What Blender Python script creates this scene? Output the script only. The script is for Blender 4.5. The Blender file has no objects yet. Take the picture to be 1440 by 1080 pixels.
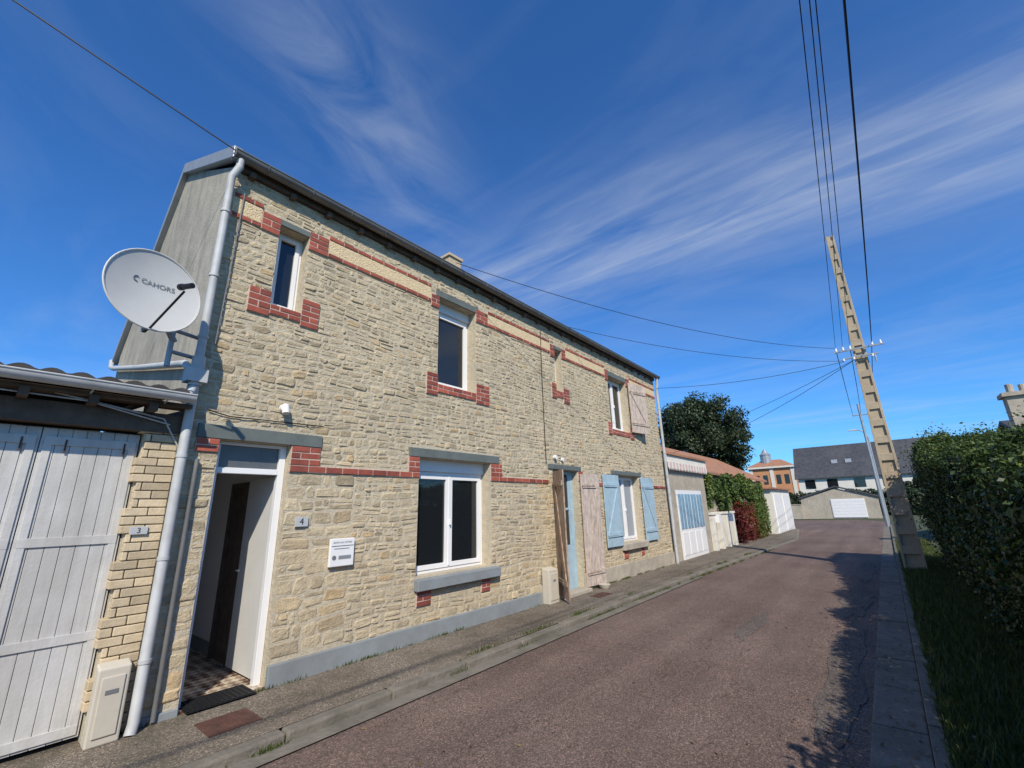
import bpy, math, random
import numpy as np
from mathutils import Vector, Matrix
random.seed(7); rng=np.random.default_rng(7)
S=bpy.context.scene
COL=S.collection
U=random.uniform
# ------------------------------------------------------------------ materials
def new_mat(name):
    m=bpy.data.materials.new(name); m.use_nodes=True
    nt=m.node_tree; return m,nt,nt.nodes['Principled BSDF']
def N(nt,t,**k):
    n=nt.nodes.new(t)
    for a,b in k.items():
        if a in n.inputs: n.inputs[a].default_value=b
        else: setattr(n,a,b)
    return n
def ramp(nt,stops):
    r=nt.nodes.new('ShaderNodeValToRGB'); e=r.color_ramp.elements
    while len(e)<len(stops): e.new(0.5)
    for i,(p,c) in enumerate(stops):
        e[i].position=p; e[i].color=(c[0],c[1],c[2],1)
    return r
def mixc(nt,a,b,fac,mode='MIX'):
    m=nt.nodes.new('ShaderNodeMix'); m.data_type='RGBA'; m.blend_type=mode
    for s,v in ((m.inputs[0],fac),(m.inputs[6],a),(m.inputs[7],b)):
        if isinstance(v,bpy.types.NodeSocket): nt.links.new(v,s)
        else: s.default_value=v if isinstance(v,(int,float)) else (v[0],v[1],v[2],1)
    return m.outputs[2]
def mat(name,c,rough=.8,var=.15,scale=6,bump=.2,bscale=60,stain=None,stain_amt=.4,metal=0,tint=False,dist=.01,sscale=1.2,stretch=None,spec=.4,bump2=0,b2scale=14,b2dist=.03,streaks=None,stk=.3):
    m,nt,b=new_mat(name); L=nt.links
    tc=N(nt,'ShaderNodeTexCoord'); v=tc.outputs['Object']
    n1=N(nt,'ShaderNodeTexNoise',Scale=scale,Detail=6.0,Roughness=.6); L.new(v,n1.inputs['Vector'])
    lo=[x*(1-var) for x in c]; hi=[min(1,x*(1+var)) for x in c]
    r=ramp(nt,[(.3,lo),(.7,hi)]); L.new(n1.outputs[0],r.inputs[0]); out=r.outputs[0]
    if tint:
        at=N(nt,'ShaderNodeAttribute',attribute_name='tint')
        r2=ramp(nt,tint); L.new(at.outputs['Fac'],r2.inputs[0])
        out=mixc(nt,out,r2.outputs[0],1.0,'MULTIPLY')
    def stn(col,amt,sc,stch,lo_=.45,hi_=.7):
        n2=N(nt,'ShaderNodeTexNoise',Scale=sc,Detail=5.0,Roughness=.65)
        if stch:
            mp=N(nt,'ShaderNodeMapping'); mp.inputs['Scale'].default_value=stch
            L.new(v,mp.inputs[0]); L.new(mp.outputs[0],n2.inputs['Vector'])
        else: L.new(v,n2.inputs['Vector'])
        r3=ramp(nt,[(lo_,(0,0,0)),(hi_,(amt,)*3)]); L.new(n2.outputs[0],r3.inputs[0])
        return mixc(nt,out,col,r3.outputs[0])
    if stain: out=stn(stain,stain_amt,sscale,stretch)
    if streaks: out=stn(streaks,stk,1.3,(2.5,2.5,.35),.48,.72)
    L.new(out,b.inputs['Base Color'])
    b.inputs['Roughness'].default_value=rough; b.inputs['Metallic'].default_value=metal
    b.inputs['Specular IOR Level'].default_value=spec
    nrm=None
    if bump2:
        n4=N(nt,'ShaderNodeTexNoise',Scale=b2scale,Detail=6.0,Roughness=.65); L.new(v,n4.inputs['Vector'])
        bq=N(nt,'ShaderNodeBump',Strength=bump2,Distance=b2dist); L.new(n4.outputs[0],bq.inputs['Height']); nrm=bq.outputs[0]
    if bump:
        n3=N(nt,'ShaderNodeTexNoise',Scale=bscale,Detail=4.0); L.new(v,n3.inputs['Vector'])
        bp=N(nt,'ShaderNodeBump',Strength=bump,Distance=dist); L.new(n3.outputs[0],bp.inputs['Height'])
        if nrm: L.new(nrm,bp.inputs['Normal'])
        nrm=bp.outputs[0]
    if nrm: L.new(nrm,b.inputs['Normal'])
    return m
def leafmat(name,stops,trans=.25):
    m,nt,b=new_mat(name); L=nt.links
    at=N(nt,'ShaderNodeAttribute',attribute_name='tint')
    r=ramp(nt,stops); L.new(at.outputs['Fac'],r.inputs[0]); L.new(r.outputs[0],b.inputs['Base Color'])
    b.inputs['Roughness'].default_value=.5; b.inputs['Specular IOR Level'].default_value=.35
    t=N(nt,'ShaderNodeBsdfTranslucent'); L.new(r.outputs[0],t.inputs[0])
    mx=N(nt,'ShaderNodeMixShader'); mx.inputs[0].default_value=trans
    L.new(b.outputs[0],mx.inputs[1]); L.new(t.outputs[0],mx.inputs[2])
    L.new(mx.outputs[0],nt.nodes['Material Output'].inputs[0])
    return m
M_stone=mat('limestone',(.505,.415,.272),.95,.18,12,.75,55,stain=(.36,.305,.215),stain_amt=.55,sscale=.9,dist=.012,bump2=.65,b2scale=19,b2dist=.024,streaks=(.34,.295,.215),
   tint=[(0,(.64,.63,.62)),(.22,(.86,.84,.82)),(.5,(1.0,.98,.95)),(.75,(1.09,1.08,1.06)),(.9,(.98,.84,.67)),(1,(.74,.70,.66))])
M_mortar=mat('lime_mortar',(.515,.44,.315),.95,.17,14,.7,60,stain=(.39,.335,.245),stain_amt=.5,dist=.012,bump2=.6,b2scale=22,b2dist=.022,sscale=.9,streaks=(.34,.295,.215))
M_brick=mat('red_brick',(.32,.080,.050),.8,.2,14,.4,60,tint=[(0,(.62,.62,.66)),(1,(1.25,1.2,1.15))],stain=(.20,.06,.045),stain_amt=.4)
M_joint=mat('brick_joint',(.52,.40,.32),.9,.15,20,.3,60)
M_cream=mat('cream_roughcast',(.68,.53,.32),.95,.12,20,1.0,55,dist=.02)
M_render=mat('grey_render',(.38,.345,.275),.9,.16,4,.4,40,stain=(.22,.20,.16),stain_amt=.7,sscale=.9,stretch=(1.4,1.4,.45),bump2=.3,b2scale=10,streaks=(.16,.15,.12),stk=.6)
M_plinth=mat('blue_grey_paint',(.235,.255,.26),.75,.1,6,.2,30,stain=(.16,.165,.16),stain_amt=.5)
M_cement=mat('cement',(.42,.365,.285),.9,.15,6,.4,50,stain=(.26,.23,.18),stain_amt=.6,bump2=.3)
M_lintel=mat('green_grey_paint',(.13,.145,.13),.6,.15,6,.15,40,stain=(.08,.09,.08))
M_white=mat('white_pvc',(.77,.755,.73),.35,.03,4,0)
M_leafp=mat('door_paint',(.60,.59,.56),.5,.04,4,0)
M_whitep=mat('white_old_paint',(.53,.515,.485),.7,.09,5,.2,40,stain=(.37,.345,.305),stain_amt=.6,stretch=(5,5,.5),sscale=1.6,streaks=(.35,.33,.29),stk=.5)
M_pipe=mat('pipe_paint',(.46,.465,.455),.55,.08,8,.05,30,stain=(.29,.28,.26),stain_amt=.6,sscale=3)
M_zinc=mat('zinc',(.33,.35,.36),.45,.12,4,.1,30,metal=.35)
M_gutter=mat('aged_gutter',(.16,.16,.155),.5,.2,4,.1,30,metal=.2)
M_black=mat('black_plastic',(.015,.015,.016),.5,.1,4,0)
M_wood=mat('weathered_wood',(.28,.19,.13),.85,.35,9,.4,40,stain=(.52,.45,.39),stain_amt=.75,sscale=7,stretch=(5,5,.6))
M_woodp=mat('flaking_pale_paint',(.52,.43,.36),.85,.2,9,.4,40,stain=(.27,.19,.13),stain_amt=.85,sscale=6,stretch=(5,5,.7))
M_blue=mat('pale_blue_paint',(.35,.47,.53),.65,.08,6,.15,40,stain=(.25,.32,.35),stain_amt=.5,sscale=4)
M_beam=mat('dark_timber',(.10,.075,.055),.9,.3,8,.3,40)
M_slate=mat('dark_slate',(.050,.052,.060),.7,.4,3,.4,14,stain=(.085,.085,.085),stain_amt=.6,sscale=.5)
M_dtile=mat('dark_tile',(.055,.048,.044),.8,.3,6,.4,30)
M_otile=mat('orange_tile',(.38,.18,.10),.85,.3,5,.5,9,stain=(.16,.11,.08),stain_amt=.7,sscale=2.5)
M_ybrick=mat('pale_brick',(.54,.45,.31),.9,.12,12,.4,60,tint=[(0,(.75,.72,.68)),(1,(1.2,1.15,1.08))],stain=(.36,.28,.19),stain_amt=.5)
M_conc=mat('concrete_pole',(.43,.345,.235),.9,.14,4,.5,40,stain=(.28,.235,.17),stain_amt=.6,sscale=3)
M_kerb=mat('kerb_stone',(.185,.163,.132),.9,.2,6,.5,50,stain=(.095,.09,.062),stain_amt=.7,sscale=2,bump2=.5,b2scale=20)
M_beige=mat('beige_plastic',(.53,.48,.39),.6,.06,4,.08,30,stain=(.40,.36,.29),stain_amt=.45)
M_rust=mat('rusty_iron',(.115,.055,.04),.7,.3,10,.5,90,metal=.2,stain=(.06,.045,.04),stain_amt=.6)
M_dish=mat('dish_paint',(.52,.51,.48),.55,.04,4,.05,20,stain=(.41,.40,.37),stain_amt=.3)
M_dgrey=mat('grey_letter',(.16,.165,.17),.6,.05,4,0)
M_lgrey=mat('faded_letter',(.20,.205,.21),.6,.05,4,0)
M_wire=mat('wire_black',(.012,.012,.013),.6,.05,4,0)
M_hall=mat('hall_white',(.84,.82,.79),.7,.03,3,0)
M_bark=mat('bark',(.12,.09,.065),.9,.3,8,.6,30)
M_housew=mat('white_render',(.68,.64,.55),.85,.06,2,.1,10)
M_orange=mat('orange_render',(.52,.25,.12),.85,.12,2,.1,10)
M_milk=mat('milky_glass',(.10,.105,.11),.08,.2,3,0)
def glass():
    m,nt,b=new_mat('window_glass'); b.inputs['Base Color'].default_value=(.012,.014,.016,1)
    b.inputs['Roughness'].default_value=.03; b.inputs['Specular IOR Level'].default_value=.8
    n=N(nt,'ShaderNodeTexNoise',Scale=1.3,Detail=1.0); tc=N(nt,'ShaderNodeTexCoord'); nt.links.new(tc.outputs['Object'],n.inputs['Vector'])
    bp=N(nt,'ShaderNodeBump',Strength=.12,Distance=.03); nt.links.new(n.outputs[0],bp.inputs['Height']); nt.links.new(bp.outputs[0],b.inputs['Normal'])
    return m
M_glass=glass()
def asphalt(name,c1,c2,speck,stain,crack=.5,samt=.6):
    m,nt,b=new_mat(name); L=nt.links; tc=N(nt,'ShaderNodeTexCoord'); v=tc.outputs['Object']
    n1=N(nt,'ShaderNodeTexNoise',Scale=.4,Detail=8.0,Roughness=.65); L.new(v,n1.inputs['Vector'])
    r=ramp(nt,[(.35,c1),(.65,c2)]); L.new(n1.outputs[0],r.inputs[0]); out=r.outputs[0]
    vo=N(nt,'ShaderNodeTexVoronoi',Scale=110.0); L.new(v,vo.inputs['Vector'])
    sp=N(nt,'ShaderNodeSeparateColor'); L.new(vo.outputs['Color'],sp.inputs[0])
    r2=ramp(nt,[(.0,(.45,.45,.45)),(.55,(.95,.95,.95)),(.8,(1.2,1.2,1.2)),(1,speck)]); L.new(sp.outputs[0],r2.inputs[0])
    out=mixc(nt,out,r2.outputs[0],1.0,'MULTIPLY')
    n2=N(nt,'ShaderNodeTexNoise',Scale=2.2,Detail=9.0,Roughness=.7); L.new(v,n2.inputs['Vector'])
    r3=ramp(nt,[(.48,(0,0,0)),(.75,(samt,)*3)]); L.new(n2.outputs[0],r3.inputs[0])
    out=mixc(nt,out,stain,r3.outputs[0])
    mp=N(nt,'ShaderNodeMapping'); mp.inputs['Scale'].default_value=(.12,2.2,1); L.new(v,mp.inputs[0])
    n5=N(nt,'ShaderNodeTexNoise',Scale=1.0,Detail=4.0); L.new(mp.outputs[0],n5.inputs['Vector'])
    r5=ramp(nt,[(.35,(.86,.86,.86)),(.65,(1.1,1.1,1.1))]); L.new(n5.outputs[0],r5.inputs[0]); out=mixc(nt,out,r5.outputs[0],1.0,'MULTIPLY')
    if crack:
        nd=N(nt,'ShaderNodeTexNoise',Scale=2.0,Detail=5.0); L.new(v,nd.inputs['Vector'])
        va=N(nt,'ShaderNodeVectorMath',operation='MULTIPLY_ADD'); L.new(nd.outputs[1],va.inputs[0]); va.inputs[1].default_value=(.8,.8,.8); L.new(v,va.inputs[2])
        vc=N(nt,'ShaderNodeTexVoronoi',Scale=.33); vc.feature='DISTANCE_TO_EDGE'; L.new(va.outputs[0],vc.inputs['Vector'])
        rc=ramp(nt,[(.0,(.35,.35,.35)),(.004,(1,1,1))]); L.new(vc.outputs[0],rc.inputs[0])
        out=mixc(nt,out,rc.outputs[0],crack,'MULTIPLY')
    L.new(out,b.inputs['Base Color']); b.inputs['Roughness'].default_value=.88; b.inputs['Specular IOR Level'].default_value=.3
    bp=N(nt,'ShaderNodeBump',Strength=.9,Distance=.006); L.new(vo.outputs['Distance'],bp.inputs['Height'])
    bp2=N(nt,'ShaderNodeBump',Strength=.4,Distance=.05); L.new(n2.outputs[0],bp2.inputs['Height']); L.new(bp.outputs[0],bp2.inputs['Normal'])
    L.new(bp2.outputs[0],b.inputs['Normal']); return m
M_road=asphalt('red_asphalt',(.142,.095,.076),(.190,.136,.112),(2.1,2.0,1.9),(.115,.090,.074),.4,.5)
M_patch=asphalt('grey_asphalt',(.115,.090,.075),(.155,.128,.108),(2.0,2.0,2.0),(.09,.075,.065),.0)
M_pave=asphalt('old_pavement',(.145,.115,.086),(.215,.178,.138),(2.1,2.1,2.0),(.08,.076,.05),.5,.85)
M_ground=mat('earth_grass',(.055,.068,.028),.95,.4,3,.6,20,stain=(.09,.075,.05),stain_amt=.7,sscale=.6)
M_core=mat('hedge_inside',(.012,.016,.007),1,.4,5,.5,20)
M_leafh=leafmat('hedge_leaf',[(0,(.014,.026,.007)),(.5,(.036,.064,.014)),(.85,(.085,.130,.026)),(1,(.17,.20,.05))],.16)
M_leaft=leafmat('tree_leaf',[(0,(.014,.024,.010)),(.6,(.035,.055,.022)),(1,(.07,.095,.04))],.15)
M_ivy=leafmat('ivy_leaf',[(0,(.03,.05,.012)),(.5,(.08,.13,.03)),(1,(.20,.24,.05))])
M_red=leafmat('red_leaf',[(0,(.06,.012,.010)),(.45,(.20,.035,.025)),(.7,(.12,.09,.02)),(1,(.09,.15,.03))])
M_grass=leafmat('grass_blade',[(0,(.035,.055,.012)),(1,(.12,.15,.04))])
M_dry=leafmat('dry_leaf',[(0,(.08,.045,.02)),(.5,(.16,.10,.04)),(1,(.24,.18,.07))],.1)
def tilemat():
    m,nt,b=new_mat('cement_tiles'); L=nt.links; tc=N(nt,'ShaderNodeTexCoord')
    mp=N(nt,'ShaderNodeMapping'); mp.inputs['Rotation'].default_value=(0,0,math.radians(45)); L.new(tc.outputs['Object'],mp.inputs[0])
    ch=N(nt,'ShaderNodeTexChecker',Scale=14.0); ch.inputs[1].default_value=(.55,.46,.34,1); ch.inputs[2].default_value=(.13,.055,.035,1)
    L.new(mp.outputs[0],ch.inputs[0])
    ch2=N(nt,'ShaderNodeTexChecker',Scale=5.0); ch2.inputs[1].default_value=(.08,.05,.04,1); ch2.inputs[2].default_value=(.6,.5,.38,1)
    L.new(tc.outputs['Object'],ch2.inputs[0])
    L.new(mixc(nt,ch.outputs[0],ch2.outputs[0],.4),b.inputs['Base Color']); b.inputs['Roughness'].default_value=.35; return m
M_tile=tilemat()
# ------------------------------------------------------------------ mesh builder
ORG={}
class B:
    def __init__(s): s.v=[];s.f=[];s.m=[];s.c=[];s.M=None
    def add(s,vs,fs,mi=0,c=.5):
        o=len(s.v)
        if s.M is not None: vs=[tuple(s.M@Vector(p)) for p in vs]
        s.v+=vs
        for f in fs: s.f.append([i+o for i in f]); s.m.append(mi); s.c.append(c)
    def box(s,x0,x1,y0,y1,z0,z1,mi=0,c=.5):
        s.add([(x0,y0,z0),(x1,y0,z0),(x1,y1,z0),(x0,y1,z0),(x0,y0,z1),(x1,y0,z1),(x1,y1,z1),(x0,y1,z1)],
          [(0,3,2,1),(4,5,6,7),(0,1,5,4),(1,2,6,5),(2,3,7,6),(3,0,4,7)],mi,c)
    def quad(s,*p,mi=0,c=.5): s.add(list(p),[tuple(range(len(p)))],mi,c)
    def prism(s,poly,d,mi=0,c=.5):
        n=len(poly); d=Vector(d); vs=[tuple(p) for p in poly]+[tuple(Vector(p)+d) for p in poly]
        s.add(vs,[tuple(range(n))[::-1],tuple(range(n,2*n))]+[(i,(i+1)%n,n+(i+1)%n,n+i) for i in range(n)],mi,c)
    def tube(s,pts,r,n=12,mi=0,c=.5,caps=True,r1=None):
        pts=[Vector(p) for p in pts]; vs=[];fs=[];k=len(pts); up=None
        for i,p in enumerate(pts):
            t=(pts[min(i+1,k-1)]-pts[max(i-1,0)]).normalized()
            if up is None: up=t.orthogonal().normalized()
            up=(up-t*up.dot(t)).normalized(); q=t.cross(up)
            rr=r if r1 is None else r+(r1-r)*i/(k-1)
            for j in range(n):
                a=2*math.pi*j/n; vs.append(tuple(p+up*math.cos(a)*rr+q*math.sin(a)*rr))
        for i in range(k-1):
            for j in range(n): fs.append((i*n+j,i*n+(j+1)%n,(i+1)*n+(j+1)%n,(i+1)*n+j))
        if caps: fs.append(tuple(range(n))[::-1]); fs.append(tuple((k-1)*n+j for j in range(n)))
        s.add(vs,fs,mi,c)
    def build(s,name,mats,parent=None,smooth=False,bevel=0,org=(0,0,0)):
        if parent is not None: org=ORG[parent.name]
        me=bpy.data.meshes.new(name)
        o=Vector(org)
        me.from_pydata([(p[0]-o.x,p[1]-o.y,p[2]-o.z) for p in s.v],[],s.f)
        for m in (mats if isinstance(mats,(list,tuple)) else [mats]): me.materials.append(m)
        me.polygons.foreach_set('material_index',s.m)
        a=me.attributes.new('tint','FLOAT','FACE'); a.data.foreach_set('value',s.c)
        if smooth:
            me.polygons.foreach_set('use_smooth',[True]*len(s.f))
        me.update()
        ob=bpy.data.objects.new(name,me); COL.objects.link(ob); ORG[ob.name]=tuple(org)
        if parent is not None: ob.parent=parent
        else: ob.location=org
        if smooth:
            me.set_sharp_from_angle(angle=math.radians(40))
        if bevel:
            bm=ob.modifiers.new('bevel','BEVEL'); bm.width=bevel; bm.segments=2; bm.limit_method='ANGLE'
        return ob
def boxes(name,rs,mats,parent,bevel=0):
    for r in rs:
        b=B(); b.box(*r); b.build(name,mats,parent,bevel=bevel)
def thing(name,loc,label,cat,group=None):
    e=bpy.data.objects.new(name,None); e.empty_display_size=.3; COL.objects.link(e); e.location=loc; ORG[e.name]=tuple(loc)
    e['label']=label; e['category']=cat
    if group: e['group']=group
    return e
def tag(o,label,cat,group=None):
    o['label']=label;o['category']=cat
    if group:o['group']=group
    return o
def struct(o): o['kind']='structure'; return o
# ------------------------------------------------------------------ leaves
def leaves(name,P,Nn,size,matl,tint,parent=None,org=(0,0,0),aspect=.62,jit=.8):
    P=np.asarray(P,float);n=len(P)
    Nn=Nn+rng.normal(0,jit,(n,3)); Nn/=np.linalg.norm(Nn,axis=1,keepdims=True)
    R=rng.normal(0,1,(n,3)); A=np.cross(Nn,R); A/=np.linalg.norm(A,axis=1,keepdims=True); C=np.cross(Nn,A)
    s=(size*rng.uniform(.6,1.3,n))[:,None]
    if parent is not None: org=ORG[parent.name]
    P=P-np.array(org)
    V=np.empty((n,4,3)); V[:,0]=P-A*s*.5; V[:,1]=P+C*s*aspect*.5+Nn*s*.1; V[:,2]=P+A*s*.5; V[:,3]=P-C*s*aspect*.5+Nn*s*.1
    me=bpy.data.meshes.new(name); me.vertices.add(n*4); me.vertices.foreach_set('co',V.ravel())
    me.loops.add(n*4); me.loops.foreach_set('vertex_index',np.arange(n*4,dtype=np.int32))
    me.polygons.add(n); me.polygons.foreach_set('loop_start',np.arange(0,n*4,4,dtype=np.int32))
    me.materials.append(matl); me.update(calc_edges=True); me.validate()
    a=me.attributes.new('tint','FLOAT','FACE'); a.data.foreach_set('value',np.clip(tint,0,1).astype(np.float32))
    ob=bpy.data.objects.new(name,me); COL.objects.link(ob); ORG[ob.name]=tuple(org)
    if parent is not None: ob.parent=parent
    else: ob.location=org
    return ob
def fnoise(P,sc,seed=0):
    r=np.random.default_rng(seed); o=np.zeros(len(P))
    for i in range(7):
        k=r.normal(0,1,3)*sc*(1+i*.45); o+=np.sin(P@k+r.uniform(0,6.3))/(1+i*.35)
    return o/3.2
# ================================================================== GROUND
b=B(); b.quad((-150,-200,-.14),(400,-200,-.14),(400,200,-.14),(-150,200,-.14)); struct(b.build('ground',M_ground))
b=B(); RZ=-.085
def rz(y): return RZ+.03*(1-((y+2.9)/1.9)**2)
for i in range(-12,33):
    ys=[-4.72,-4.3,-3.5,-2.9,-2.2,-1.5,-1.0]
    def e(x,y):
        if y>-1.2: return -1.0-max(0,(x-9))*.035 if x<25 else -1.56+(x-25)*.12
        return y
    for j in range(6):
        b.quad((i,e(i,ys[j]),rz(ys[j])),(i+1,e(i+1,ys[j]),rz(ys[j])),(i+1,e(i+1,ys[j+1]),rz(ys[j+1])),(i,e(i,ys[j+1]),rz(ys[j+1])))
b.quad((33,-4.72,RZ),(47,-4.9,RZ),(51,-3,RZ),(52,22,RZ),(46,22,RZ),(44,4,RZ),(39,.6,RZ),(33,-.6,RZ))
struct(b.build('road',M_road,smooth=True))
def blob(cx,cy,rx,ry,n=64):
    ph=[U(0,6.28) for _ in range(4)]
    return [(cx+math.cos(a)*rx*(1+.12*math.sin(3*a+ph[0])+.10*math.sin(7*a+ph[1])+U(-.06,.06)),cy+math.sin(a)*ry*(1+.2*math.sin(4*a+ph[2])+.15*math.sin(9*a+ph[3])+U(-.1,.1))) for a in [2*math.pi*i/n for i in range(n)]]
for cx,cy,rx,ry in ((6.5,-4.45,2.2,.17),(10.6,-4.4,1.7,.2),(14.8,-4.4,2.0,.2),(7.6,-3.3,.9,.12)):
    b=B(); b.quad(*[(x,min(-1.6,max(-4.69,y)),rz(min(-1.6,max(-4.69,y)))+.006) for x,y in blob(cx,cy,rx,ry)])
    struct(b.build('road_patch',M_patch))
b=B(); b.quad((-12,-1.32,RZ+.024),(12,-1.32,RZ+.024),(12,-1.08,RZ+.012),(-12,-1.08,RZ+.012)); struct(b.build('road_gutter',M_kerb))
def kerby(x): return -1.0 if x<9 else (-1.0-(x-9)*.035 if x<25 else -1.56+(x-25)*.12)
b=B()
for x in range(-12,33):
    b.quad((x,kerby(x),.0),(x+1,kerby(x+1),.0),(x+1,.4,.0),(x,.4,.0))
struct(b.build('pavement',M_pave))
b=B(); x=-12.0
while x<33:
    l=.985; j=U(-.006,.006)
    b.prism([(x,kerby(x)-.12+j,-.14),(x+l,kerby(x+l)-.12+j,-.14),(x+l,kerby(x+l)+.01+j,-.14),(x,kerby(x)+.01+j,-.14)],(0,0,.142+U(-.006,.006)))
    x+=1.0
struct(b.build('kerb',M_kerb,bevel=.018))
b=B(); x=-12.0
while x<40:
    l=U(.96,.985)
    b.prism([(x,-5.04,-.14),(x+l,-5.04,-.14),(x+l,-4.70,-.14),(x,-4.70,-.14)],(0,0,.07+U(-.004,.004)))
    b.box(x,x+l,-5.14,-5.045,-.14,.0+U(-.008,.004)); x+=1.0
struct(b.build('drainage_channel',M_kerb,bevel=.008))
b=B()
for x in range(-12,50): b.quad((x,-7.5,.02),(x+1,-7.5,.02),(x+1,-5.13,-.02),(x,-5.13,-.02))
struct(b.build('verge',M_ground))
# ================================================================== STONE HOUSE
HX0,HX1,HT=1.26,13.65,5.56
house=thing('stone_house',(HX0,0,0),'two-storey rubble limestone terrace house with red brick trim and grey plinth','house')
op={'door1':(1.55,2.27,-.02,2.42),'win1':(4.12,5.65,.79,2.42),'up1':(1.84,2.2,4.05,5.12),'up2':(4.43,5.3,3.6,5.12),
    'up3':(7.85,8.12,4.15,5.12),'up4':(10.38,11.45,3.6,5.05),'door2':(7.55,8.5,-.02,2.42),'win2':(10.42,11.68,.79,2.42)}
ops=list(op.values())
bricks=[(1.34,1.55,2.28,2.42),(2.27,2.62,2.2,2.42),(2.27,4.12,2.12,2.2),(3.92,4.12,2.2,2.42),(5.65,5.95,2.2,2.42),(5.65,7.36,2.12,2.2),
 (8.52,8.72,2.2,2.42),(8.72,10.42,2.12,2.2),(11.68,13.62,2.12,2.2),
 (1.60,1.84,3.88,4.2),(1.84,2.2,3.92,4.05),(2.2,2.43,3.88,4.25),(1.62,1.84,4.95,5.2),(2.2,2.46,4.95,5.22),
 (1.30,1.62,5.22,5.28),(1.30,1.62,4.96,5.02),(2.46,4.25,5.22,5.28),(2.46,4.25,4.96,5.02),(4.25,4.43,4.9,5.12),
 (4.2,4.43,3.40,3.76),(4.43,5.3,3.46,3.6),(5.3,5.64,3.42,3.78),(5.3,5.62,4.95,5.2),
 (5.62,7.66,5.21,5.27),(5.62,7.66,4.96,5.02),(7.66,7.85,4.9,5.2),(8.12,8.3,4.95,5.2),
 (7.66,7.85,3.95,4.3),(7.85,8.12,4.0,4.15),(8.12,8.37,3.9,4.25),
 (8.3,10.2,5.21,5.27),(8.3,10.2,4.96,5.02),(10.2,10.38,4.9,5.2),
 (10.16,10.38,3.42,3.76),(10.38,11.45,3.46,3.6),(11.45,11.7,3.42,3.76),(11.45,11.7,4.95,5.2),
 (11.7,13.6,5.21,5.27),(11.7,13.6,4.96,5.02),
 (4.13,4.38,.42,.62),(5.4,5.6,.42,.62),(10.4,10.65,.42,.60),(11.4,11.6,.42,.60)]
panels=[(1.30,1.62,5.02,5.22),(2.46,4.25,5.02,5.22),(5.62,7.66,5.02,5.21),(8.3,10.2,5.02,5.21),(11.7,13.6,5.02,5.21)]
lint=[(1.34,2.62,2.42,2.56),(3.93,5.87,2.42,2.55),(1.80,2.24,5.12,5.2),(4.36,5.36,5.12,5.24),(7.38,8.64,2.42,2.52),(10.1,11.85,2.42,2.52),(7.80,8.17,5.12,5.2),(10.3,11.5,5.05,5.18)]
sills=[(4.09,5.78,.62,.79),(10.35,11.78,.62,.79)]
plin=[(2.27,6.96,-.1,.2),(6.96,7.55,-.1,.3),(8.5,13.65,-.1,.32),(1.26,1.55,-.1,.05)]
xc=sorted(set([HX0,HX1]+[o[0] for o in ops]+[o[1] for o in ops])); zc=sorted(set([-.1,HT]+[o[2] for o in ops]+[o[3] for o in ops]))
b=B()
for i in range(len(xc)-1):
    for j in range(len(zc)-1):
        cx=(xc[i]+xc[i+1])/2;cz=(zc[j]+zc[j+1])/2
        if any(o[0]<cx<o[1] and o[2]<cz<o[3] for o in ops): continue
        b.quad((xc[i],0,zc[j]),(xc[i+1],0,zc[j]),(xc[i+1],0,zc[j+1]),(xc[i],0,zc[j+1]))
RD=.3
for x0,x1,z0,z1 in ops:
    b.quad((x0,0,z0),(x0,0,z1),(x0,RD,z1),(x0,RD,z0)); b.quad((x1,0,z0),(x1,RD,z0),(x1,RD,z1),(x1,0,z1))
    b.quad((x0,0,z1),(x1,0,z1),(x1,RD,z1),(x0,RD,z1)); b.quad((x0,0,z0),(x0,RD,z0),(x1,RD,z0),(x1,0,z0))
bx=bricks+panels+lint+sills+plin+ops+[(0,20,5.56,6)]
def stone(x0,x1,z0,z1):
    g=U(.003,.010); x0+=g;x1-=g;z0+=g;z1-=g
    w=x1-x0;h=z1-z0
    if w<.03 or h<.02: return
    cx,cz=(x0+x1)/2,(z0+z1)/2
    dm=9
    for r in bx:
        dx=max(r[0]-x1,x0-r[1],0);dz=max(r[2]-z1,z0-r[3],0); dm=min(dm,dx*dx+dz*dz)
    fade=min(1,math.sqrt(dm)/.15)
    wob=lambda a,q: fade*(.016*math.sin(1.9*a+q*2.3)+.010*math.sin(5.3*a+q*6.1))
    c=min(w,h)*U(.12,.38); j=lambda:U(-1,1)*min(.015,h*.13)
    ring=[(x0+c*U(.4,1.5),z0),(x1-c*U(.4,1.5),z0),(x1,z0+c*U(.4,1.2)),(x1,z1-c*U(.4,1.2)),(x1-c*U(.4,1.5),z1),(x0+c*U(.4,1.5),z1),(x0,z1-c*U(.4,1.2)),(x0,z0+c*U(.4,1.2))]
    ring=[(a+j(),q+j()) for a,q in ring]
    pr=U(.001,.008) if random.random()>.08 else U(.010,.016); tx=U(-1,1)*.005;tz=U(-1,1)*.004
    Y=lambda a,q:-(pr+tx*(a-cx)/w*2+tz*(q-cz)/h*2)
    ins=min(.015,h*.16)
    def inset(f,extra): 
        out=[]
        for a,q in ring:
            aa=cx+(a-cx)*(1-2*f/w); qq=cz+(q-cz)*(1-2*f/h); out.append((aa+U(-.004,.004),min(Y(aa,qq)+extra+U(-.002,.002),-.0012),qq+U(-.003,.003)))
        return out
    r0=[(a,.0015,q) for a,q in ring]; r1=inset(ins,0); r2=inset(min(w,h)*.3,U(-.004,.002))
    vs=[(a,y,q+wob(a,q)) for a,y,q in r0+r1+r2]; fs=[]
    for k in range(8):
        l=(k+1)%8; fs.append((k,l,8+l,8+k)); fs.append((8+k,8+l,16+l,16+k))
    fs.append(tuple(range(16,24)))
    b.add(vs,fs,1,min(1,max(0,random.gauss(.5,.26))))
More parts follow.
